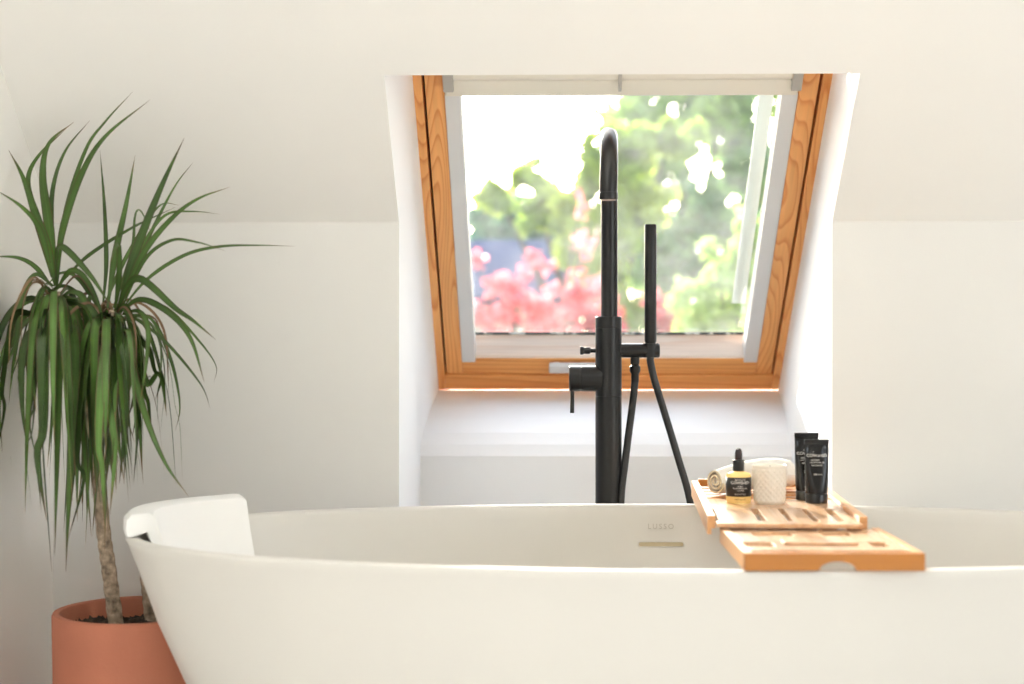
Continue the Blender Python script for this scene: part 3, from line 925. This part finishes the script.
for a in [
    (1, [(127, 470), (110, 390), (80, 300), (52, 220), (20, 160)], 23, -.05),
    (1, [(118, 440), (90, 340), (50, 290), (-10, 250)], 14, -.12),
    (1, [(128, 470), (112, 330), (98, 220), (112, 145), (168, 96)], 24, .05),
    (1, [(118, 450), (78, 300), (64, 225), (90, 170), (150, 112)], 15, .10),
    (1, [(124, 450), (117, 330), (122, 240), (150, 160), (205, 92)], 12, .08),
    (1, [(130, 470), (142, 350), (185, 220), (240, 130), (342, 45)], 20, -.08),
    (1, [(133, 440), (150, 300), (195, 160), (240, 95), (303, 26)], 11, .02),
    (3, [(234, 520), (242, 420), (238, 290), (228, 160)], 11, .04),
    (1, [(126, 420), (140, 380), (205, 445), (255, 520)], 16, -.14),
    (1, [(128, 480), (160, 435), (195, 452), (228, 520), (240, 600)], 14, -.10),
    (2, [(245, 520), (262, 400), (288, 280), (308, 172)], 16, .05),
    (2, [(262, 530), (272, 450), (272, 380), (262, 385), (250, 420)], 15, -.12),
    (2, [(268, 525), (310, 390), (365, 250), (420, 132)], 20, -.03),
    (2, [(266, 530), (312, 420), (355, 325), (400, 240), (440, 188)], 10, .10),
    (2, [(270, 525), (325, 400), (390, 318), (450, 272), (524, 244)], 16, -.06),
    (2, [(272, 520), (320, 390), (375, 310), (440, 300), (502, 306)], 10, .08),
    (2, [(278, 520), (330, 410), (390, 366), (450, 370), (515, 390)], 9, -.10),
    (2, [(272, 530), (335, 455), (420, 400), (500, 380), (590, 377), (672, 379)], 9, -.02),
    (3, [(140, 462), (200, 402), (300, 338), (400, 290)], 10, -.12),
    (2, [(268, 525), (290, 470), (325, 455), (400, 520), (440, 548), (492, 592)], 17, -.13),
    (2, [(272, 530), (320, 500), (385, 530), (435, 590), (466, 690)], 15, -.08),
    (2, [(272, 532), (310, 505), (380, 520), (450, 590), (492, 650), (488, 690)], 8, .04),
    (2, [(280, 532), (318, 528), (338, 570), (332, 660), (320, 730)], 13, -.10),
    (2, [(280, 530), (330, 560), (360, 640), (380, 740)], 9, .06),
    (1, [(118, 470), (80, 425), (40, 405), (-15, 402)], 12, -.05),
    (1, [(122, 470), (78, 445), (45, 520), (35, 600), (-5, 690)], 16, -.10),
    (1, [(124, 490), (98, 478), (76, 560), (74, 650), (82, 760)], 23, -.13),
    (1, [(120, 505), (60, 508), (0, 560), (-20, 640)], 9, .02),
    (1, [(120, 510), (50, 545), (5, 630), (-10, 740)], 13, -.08),
    (1, [(132, 495), (165, 505), (190, 590), (200, 660), (198, 760)], 19, -.14),
    (1, [(132, 500), (190, 560), (235, 600), (285, 640)], 15, -.11),
    (3, [(225, 520), (205, 495), (200, 560), (190, 640)], 12, -.05),
    (3, [(228, 525), (180, 455), (140, 440), (100, 475)], 10, -.08),
    (3, [(235, 520), (290, 400), (360, 290), (410, 285)], 10, .10),
    (2, [(258, 520), (300, 395), (308, 310), (322, 300), (345, 350)], 9, .02),
    (2, [(262, 530), (262, 600), (264, 690), (262, 780)], 18, -.14),
    (3, [(222, 525), (150, 470), (100, 500), (70, 560)], 9, .05),
    # long blue-green blade falling across in front of the bath
    (2, [(268, 540), (290, 610), (330, 760), (375, 870), (430, 950)], 17, -.10),
    (2, [(280, 535), (345, 545), (390, 640), (410, 740), (400, 800)], 9, .05),
    (2, [(285, 530), (370, 590), (455, 690), (480, 750)], 8, -.02),
    (1, [(120, 500), (30, 590), (0, 720), (5, 850)], 10, -.06),
]:
    A(*a)

# the skirt: older blades arch out of the crowns and hang straight down
def droop(h, hx, hy, xout, ytip, depth, w, tone=None, lift=None):
    """an older blade: arches out of the crown, then hangs; some are kinked"""
    Y = HEAD_Y[h]
    sd_ = xout - hx
    lf = rnd.uniform(-8, 13) if lift is None else lift
    hy += 7
    kx = rnd.uniform(-.15, .15)
    drift = rnd.uniform(-13, 13)
    if xout > 122: ytip = min(ytip, 484)
    depth = max(depth, -.02) if xout > 132 else depth
    ctrl = [pl(hx, hy, Y), pl(hx + sd_ * .45, hy - lf, Y + depth * .5), pl(hx + sd_ * .85, hy + rnd.uniform(8, 45), Y + depth * .92)]
    ym_ = hy + (ytip - hy) * rnd.uniform(.42, .62)
    ctrl.append(pl(hx + sd_ * (1.0 + kx) + drift * .3, ym_, Y + depth))
    if rnd.random() < .3:                       # a kink half-way down
        ctrl.append(pl(hx + sd_ * (1 + kx) + drift * .3 + rnd.uniform(-7, 7), ym_ + (ytip - ym_) * .3, Y + depth * .97))
    ctrl.append(pl(hx + sd_ * (1 + kx) + drift, ytip, Y + depth * rnd.uniform(.8, 1.05)))
    fol[h].blade(ctrl, w * SPX, 26, rnd.uniform(-1.3, 1.3), .2, tone or rnd.choice((.45, .6, .8, 1.0, 1.2, 1.35)) * rnd.uniform(.9, 1.1))


def dep(x, hx, span):
    """hanging blades form a loose ring: those seen near the middle hang in front or behind"""
    q = max(0.0, 1 - ((x - hx) / span) ** 2) ** .5
    return (.135 * q + .02) * rnd.choice((-1, -1, 1)) * rnd.uniform(.55, 1.0)


for k in range(30):
    x = 12 + 88 * ((k + rnd.random()) / 30)
    edge = x < 26
    droop(1, 55 + rnd.uniform(-5, 5), 300 + rnd.uniform(-12, 16), x, rnd.uniform(400, 500) if edge else rnd.uniform(420, 555), dep(x, 55, 48), rnd.uniform(6.5, 12.5))
for k in range(30):
    x = 74 + 86 * ((k + rnd.random()) / 30)
    droop(2, 112 + rnd.uniform(-6, 6), 322 + rnd.uniform(-12, 16), x, (rnd.uniform(420, 540) if x < 132 else rnd.uniform(385, 490)), dep(x, 114, 48), rnd.uniform(6.5, 12.5))
for k in range(14):
    x = 70 + 60 * ((k + rnd.random()) / 14)
    droop(3, 99 + rnd.uniform(-4, 4), 320 + rnd.uniform(-6, 12), x, rnd.uniform(430, 548), rnd.uniform(-.10, .12), rnd.uniform(5, 10))
for (h, hx, x, yt, dp, w) in ((1, 55, 40, 572, -.13, 11), (1, 55, 30, 515, -.11, 9), (1, 58, 60, 556, -.12, 11), (1, 60, 78, 572, -.13, 11), (3, 99, 96, 553, -.12, 9), (2, 112, 112, 532, -.13, 11), (2, 114, 124, 520, -.12, 8),
                              (2, 116, 158, 500, -.05, 7), (1, 52, 6, 460, -.1, 8), (2, 116, 176, 480, -.02, 6), (1, 55, -6, 440, -.02, 7), (2, 116, 166, 430, .03, 6)):
    droop(h, hx, 300 if h == 1 else 318, x, yt, dp, w)
# blades of each crown that lean across the middle, in front of the stems
for k in range(16):
    h = (1, 2, 3)[k % 3]; hx, hy = ((57, 302), (111, 324), (99, 320))[k % 3]
    x = (rnd.uniform(78, 106), rnd.uniform(80, 112), rnd.uniform(88, 122))[k % 3]
    droop(h, hx + rnd.uniform(-4, 4), hy + rnd.uniform(-6, 10), x, rnd.uniform(450, 540), rnd.uniform(-.14, -.05), rnd.uniform(5, 10))
for k in range(14):
    droop(2, 113 + rnd.uniform(-5, 5), 322 + rnd.uniform(-8, 10), rnd.uniform(106, 140), rnd.uniform(470, 525), rnd.uniform(-.12, -.03), rnd.uniform(6, 11))
# dry thin blades: curled ones round the crowns, a few hanging low
for k in range(20):
    h = (1, 2, 3)[k % 3]; hx, hy = ((55, 298), (113, 318), (99, 314))[k % 3]
    sd_ = rnd.choice((-1, 1)) * rnd.uniform(18, 52); dp = rnd.uniform(-.12, .06); Y = HEAD_Y[h]
    ctrl = [pl(hx + rnd.uniform(-4, 4), hy + rnd.uniform(-4, 8), Y), pl(hx + sd_ * .5, hy - rnd.uniform(2, 22), Y + dp * .5), pl(hx + sd_, hy + rnd.uniform(0, 30), Y + dp), pl(hx + sd_ * 1.1, hy + rnd.uniform(35, 90), Y + dp)]
    fol[h].blade(ctrl, rnd.uniform(2, 3.6) * SPX, 22, rnd.uniform(-.8, .8), .2, -rnd.uniform(.7, 1.3))
for (x, yt) in ((142, 590), (139, 560), (153, 520), (90, 540)):
    droop(2, 116, 330, x, yt, .05, 4, -1.2)
for f_ in fol.values(): f_.done(plant)

# ------------------------------------------------------------------ the garden
GZ = -2.7
bm = bmesh.new(); box(bm, (-40, 4.4, GZ - .2), (40, 120, GZ)); o = struct('ground', bm, M['lawn'], 'garden lawn outside, far below the window', 'ground')


def leaf_cloud(name, blobs, count, size, mat, parent, seed, clump=0):
    """one mesh of many small folded leaves filling a set of ellipsoids (centre, radii) in tree space"""
    g_ = np.random.default_rng(seed)
    if clump:
        sub = []
        for c, r in blobs:
            for _ in range(clump):
                d = g_.normal(size=3); d /= np.linalg.norm(d); q = g_.random() ** .5 * .9
                k = .20 + .22 * g_.random()
                sub.append((tuple(np.array(c) + d * q * np.array(r)), tuple(k * np.array(r))))
        blobs = sub
    vol = np.array([r[0] * r[1] * r[2] for _, r in blobs]); pr_ = vol ** .8 / (vol ** .8).sum()
    which = g_.choice(len(blobs), count, p=pr_)
    d = g_.normal(size=(count, 3)); d /= np.linalg.norm(d, axis=1)[:, None]
    rad = g_.random(count) ** .42
    cen = np.array([b_[0] for b_ in blobs])[which]; rr = np.array([b_[1] for b_ in blobs])[which]
    p = cen + d * rad[:, None] * rr
    a = g_.normal(size=(count, 3)); a /= np.linalg.norm(a, axis=1)[:, None]
    b_ = np.cross(a, g_.normal(size=(count, 3))); b_ /= np.linalg.norm(b_, axis=1)[:, None]
    s = size * (.6 + .8 * g_.random(count))[:, None]
    c_ = np.cross(a, b_)
    V = np.empty((count, 4, 3))
    V[:, 0] = p - a * s * .5; V[:, 1] = p + b_ * s * .33 + c_ * s * .06; V[:, 2] = p + a * s * .5; V[:, 3] = p - b_ * s * .33 + c_ * s * .06
    verts = V.reshape(-1, 3)
    me = bpy.data.meshes.new(name)
    me.vertices.add(len(verts)); me.vertices.foreach_set('co', verts.ravel())
    me.loops.add(count * 4); me.loops.foreach_set('vertex_index', np.arange(count * 4, dtype=np.int32))
    me.polygons.add(count); me.polygons.foreach_set('loop_start', np.arange(0, count * 4, 4, dtype=np.int32))
    me.polygons.foreach_set('loop_total', np.full(count, 4, dtype=np.int32))
    me.update(calc_edges=True); me.validate()
    me.materials.append(mat)
    o = bpy.data.objects.new(name, me); COL.objects.link(o); o.parent = parent
    return o


def tree(name, cat, label, base, blobs, count, size, mat, seed, trunk_r=.12, top=None, clump=14):
    """blobs: world-space ellipsoids ((x,y,z),(rx,ry,rz))"""
    e_ = empty(name, base); tag(e_, label, cat, 'trees and shrubs outside the window')
    bl_ = [((c[0] - base[0], c[1] - base[1], c[2] - base[2]), r) for c, r in blobs]
    bm = bmesh.new()
    t_ = Vector(top) - Vector(base) if top else Vector(bl_[0][0])
    tube(bm, catmull([(0, 0, 0), t_ * .5 + Vector((.05, .03, 0)), t_], 6), list(np.linspace(trunk_r, trunk_r * .35, 13)), 10)
    for c, r in bl_:
        q = Vector(c); s_ = t_ * .55
        if (q - s_).length > .2: tube(bm, catmull([s_, (s_ + q) / 2 + Vector((0, 0, .1)), q], 5), list(np.linspace(trunk_r * .4, trunk_r * .08, 11)), 6)
    link('trunk', bm, M['gbark'], e_, True)
    leaf_cloud('crown', bl_, count, size, mat, e_, seed, clump)
    return e_


def W(x, y, Y): return tuple(px(x, y, Y))
def blob(x, y, Y, rpx, rz=None, ry=None):
    s = Y / F
    return (W(x, y, Y), (rpx * s, (ry or rpx) * s, (rz or rpx) * s))


def ground_of(x, Y): return (px(x, 330, Y).x, Y, GZ)

tree('broadleaf_tree', 'tree', 'tall mid-green tree filling the right half of the window view', ground_of(690, 19),
     [blob(660, 170, 19, 60), blob(720, 120, 19, 62), blob(760, 190, 18.5, 60), blob(700, 240, 18.6, 70), blob(640, 100, 19.5, 45), blob(690, 60, 19.5, 70), blob(800, 120, 19.5, 70), blob(640, 240, 19, 45), blob(660, 310, 18.5, 60), blob(760, 290, 18.5, 60)],
     5200, .22, M['lf_mid'], 1, .25)
tree('broadleaf_tree', 'tree', 'yellow-green sunlit tree in the middle of the window view behind the spout', ground_of(600, 16),
     [blob(585, 180, 16, 34, 30), blob(620, 150, 16, 36, 42), blob(555, 215, 16, 40, 26), blob(600, 230, 15.7, 46, 50), blob(640, 200, 15.6, 36), blob(530, 180, 16.5, 28, 20), blob(610, 300, 15.6, 46), blob(670, 140, 16, 30), blob(500, 200, 16.4, 24, 18)],
     5200, .17, M['lf_bright'], 2, .16)
tree('evergreen_tree', 'tree', 'dark evergreen behind the blue roof on the left of the window view', ground_of(525, 30),
     [blob(530, 218, 30, 44, 30), blob(490, 228, 30, 38, 22), blob(560, 236, 30, 30), blob(520, 280, 30, 54, 50)], 3200, .25, M['lf_dark'], 3, .2)
tree('garden_shrub', 'shrub', 'pale lime shrub at the lower right of the window view', ground_of(725, 10.5),
     [blob(722, 285, 10.5, 36, 46), blob(745, 250, 10.6, 30, 40), blob(700, 315, 10.4, 34), blob(760, 310, 10.5, 40), blob(715, 360, 10.5, 55)], 3200, .085, M['lf_pale'], 4, .05)
tree('red_maple', 'tree', 'coral red leaved maple at the lower left of the window view', ground_of(540, 12),
     [blob(510, 285, 12, 34, 26), blob(490, 320, 12, 36, 24), blob(545, 310, 12, 40, 30), blob(585, 290, 12, 30, 28), blob(480, 262, 12, 16, 12), blob(540, 262, 12.2, 20, 14), blob(585, 240, 12.2, 14, 18), blob(582, 205, 12.2, 9, 18), blob(600, 325, 12, 40, 22), blob(540, 360, 12, 90, 30)],
     2100, .085, M['lf_red'], 5, .06, None, 22)
tree('red_maple', 'tree', 'small coral red shrub below the hand shower in the window view', ground_of(662, 12.5),
     [blob(655, 312, 12.5, 20, 22), blob(668, 322, 12.4, 16, 18), blob(660, 360, 12.5, 35, 25)], 520, .10, M['lf_red'], 6, .04)
tree('broadleaf_tree', 'tree', 'distant blue-green trees along the horizon of the window view', ground_of(600, 45),
     [blob(480 + 45 * i, 262 - (i % 3) * 12, 45, 40, 55) for i in range(9)], 5200, .5, M['lf_dark'], 8, .3)
# unseen tree added at the left to keep the low sun off most of the glass
tree('sun_blocker_tree', 'tree', 'unseen tree added left of the window to thin the sun', (-2.7, 9.2, GZ),
     [((-2.08, 9, Z0 + 2.35), (1.05, 1.0, 1.05)), ((-2.5, 9.3, Z0 + 1.9), (1.0, 1, 1.0)), ((-2.4, 9.2, Z0 + 3.0), (1.1, 1, 1.0))], 9000, .05, M['lf_mid'], 9, .15, None, 0)

# neighbouring house with a blue slate roof
hs_c = px(500, 330, 22)
house = empty('neighbour_house', (hs_c.x - .6, 21, GZ)); tag(house, 'neighbouring house with blue slate roof behind the red maple', 'house')
ze = px(500, 300, 22).z - GZ; zrd = px(500, 243, 22).z - GZ
bm = bmesh.new(); box(bm, (-3.2, 0, 0), (1.55, 5, ze)); link('house_wall', bm, M['render'], house)
bm = bmesh.new(); prism(bm, [(-.3, ze - .1), (2.5, zrd), (5.3, ze - .1), (5.3, ze + .02), (2.5, zrd + .14), (-.3, ze + .02)], 0, -3.4, 1.7); link('slate_roof', bm, M['slate'], house)
bm = bmesh.new(); box(bm, (-2.2, 2.2, zrd - .3), (-1.6, 2.8, zrd + .8), .02); link('chimney', bm, M['render'], house)

# ------------------------------------------------------------------ light
w = bpy.data.worlds.new('sky'); C.world = w; w.use_nodes = True
nt = w.node_tree
bg = nt.nodes['Background']
sky = nt.nodes.new('ShaderNodeTexSky'); sky.sky_type = 'NISHITA'; sky.sun_disc = False
sky.sun_elevation = R(24); sky.sun_rotation = R(-10); sky.air_density = 1.0; sky.dust_density = 2.5; sky.ozone_density = 1.0
hz = nt.nodes.new('ShaderNodeHueSaturation'); hz.inputs['Saturation'].default_value = .72
nt.links.new(sky.outputs[0], hz.inputs['Color']); nt.links.new(hz.outputs[0], bg.inputs[0])
bg.inputs[1].default_value = .88

sd = bpy.data.lights.new('sun', 'SUN'); sd.energy = 13.0; sd.angle = R(.6); sd.color = (1.0, .96, .90)
so = bpy.data.objects.new('sun', sd); COL.objects.link(so)
so.rotation_euler = Vector((.20, -.93, -.335)).to_track_quat('-Z', 'Y').to_euler()

def area(name, loc_, target, sx_, sy_, power, col):
    d = bpy.data.lights.new(name, 'AREA'); d.shape = 'RECTANGLE'; d.size = sx_; d.size_y = sy_; d.energy = power; d.color = col
    o = bpy.data.objects.new(name, d); COL.objects.link(o); o.location = loc_
    o.rotation_euler = (Vector(target) - Vector(loc_)).to_track_quat('-Z', 'Y').to_euler()
    return o
WARM = (1.0, .995, .985)
ym = (SKY0 + SKY1) / 2; zm_ = ZK + (DW - ym) * TN
area('fill_ceiling_opening', ((SKX0 + SKX1) / 2, ym + .15 * SN, zm_ + .15 * CS), ((SKX0 + SKX1) / 2, ym - SN, zm_ - CS), SKX1 - SKX0, (SKY0 - SKY1) / CS, 185, WARM)  # fill lamp in the opening added to the unseen ceiling
area('fill_gable_opening', (RX + .06, .3, 1.4), (RX - 1, .45, 1.15), 1.2, 1.2, 18, WARM)  # fill lamp at the invented gable opening

# ------------------------------------------------------------------ camera
cd = bpy.data.cameras.new('camera'); cam = bpy.data.objects.new('camera', cd); COL.objects.link(cam)
cam.location = (0, 0, Z0)
cam.rotation_euler = (R(90), 0, YAW)
cd.sensor_width = 36; cd.lens = 36 * F / 1024
cd.shift_y = -(342 - HY) / 1024
cd.clip_start = .05; cd.clip_end = 300
cd.dof.use_dof = True
cd.dof.focus_distance = 2.75
cd.dof.aperture_fstop = 3.0
cd.dof.aperture_blades = 0
C.camera = cam

C.view_settings.view_transform = 'Standard'
C.view_settings.look = 'None'
C.view_settings.gamma = 1
C.view_settings.exposure = .12
C.view_settings.use_curve_mapping = False
C.cycles.use_denoising = True
C.cycles.diffuse_bounces = 8
C.cycles.max_bounces = 16
C.cycles.transparent_max_bounces = 16
C.cycles.caustics_refractive = False
C.cycles.caustics_reflective = False
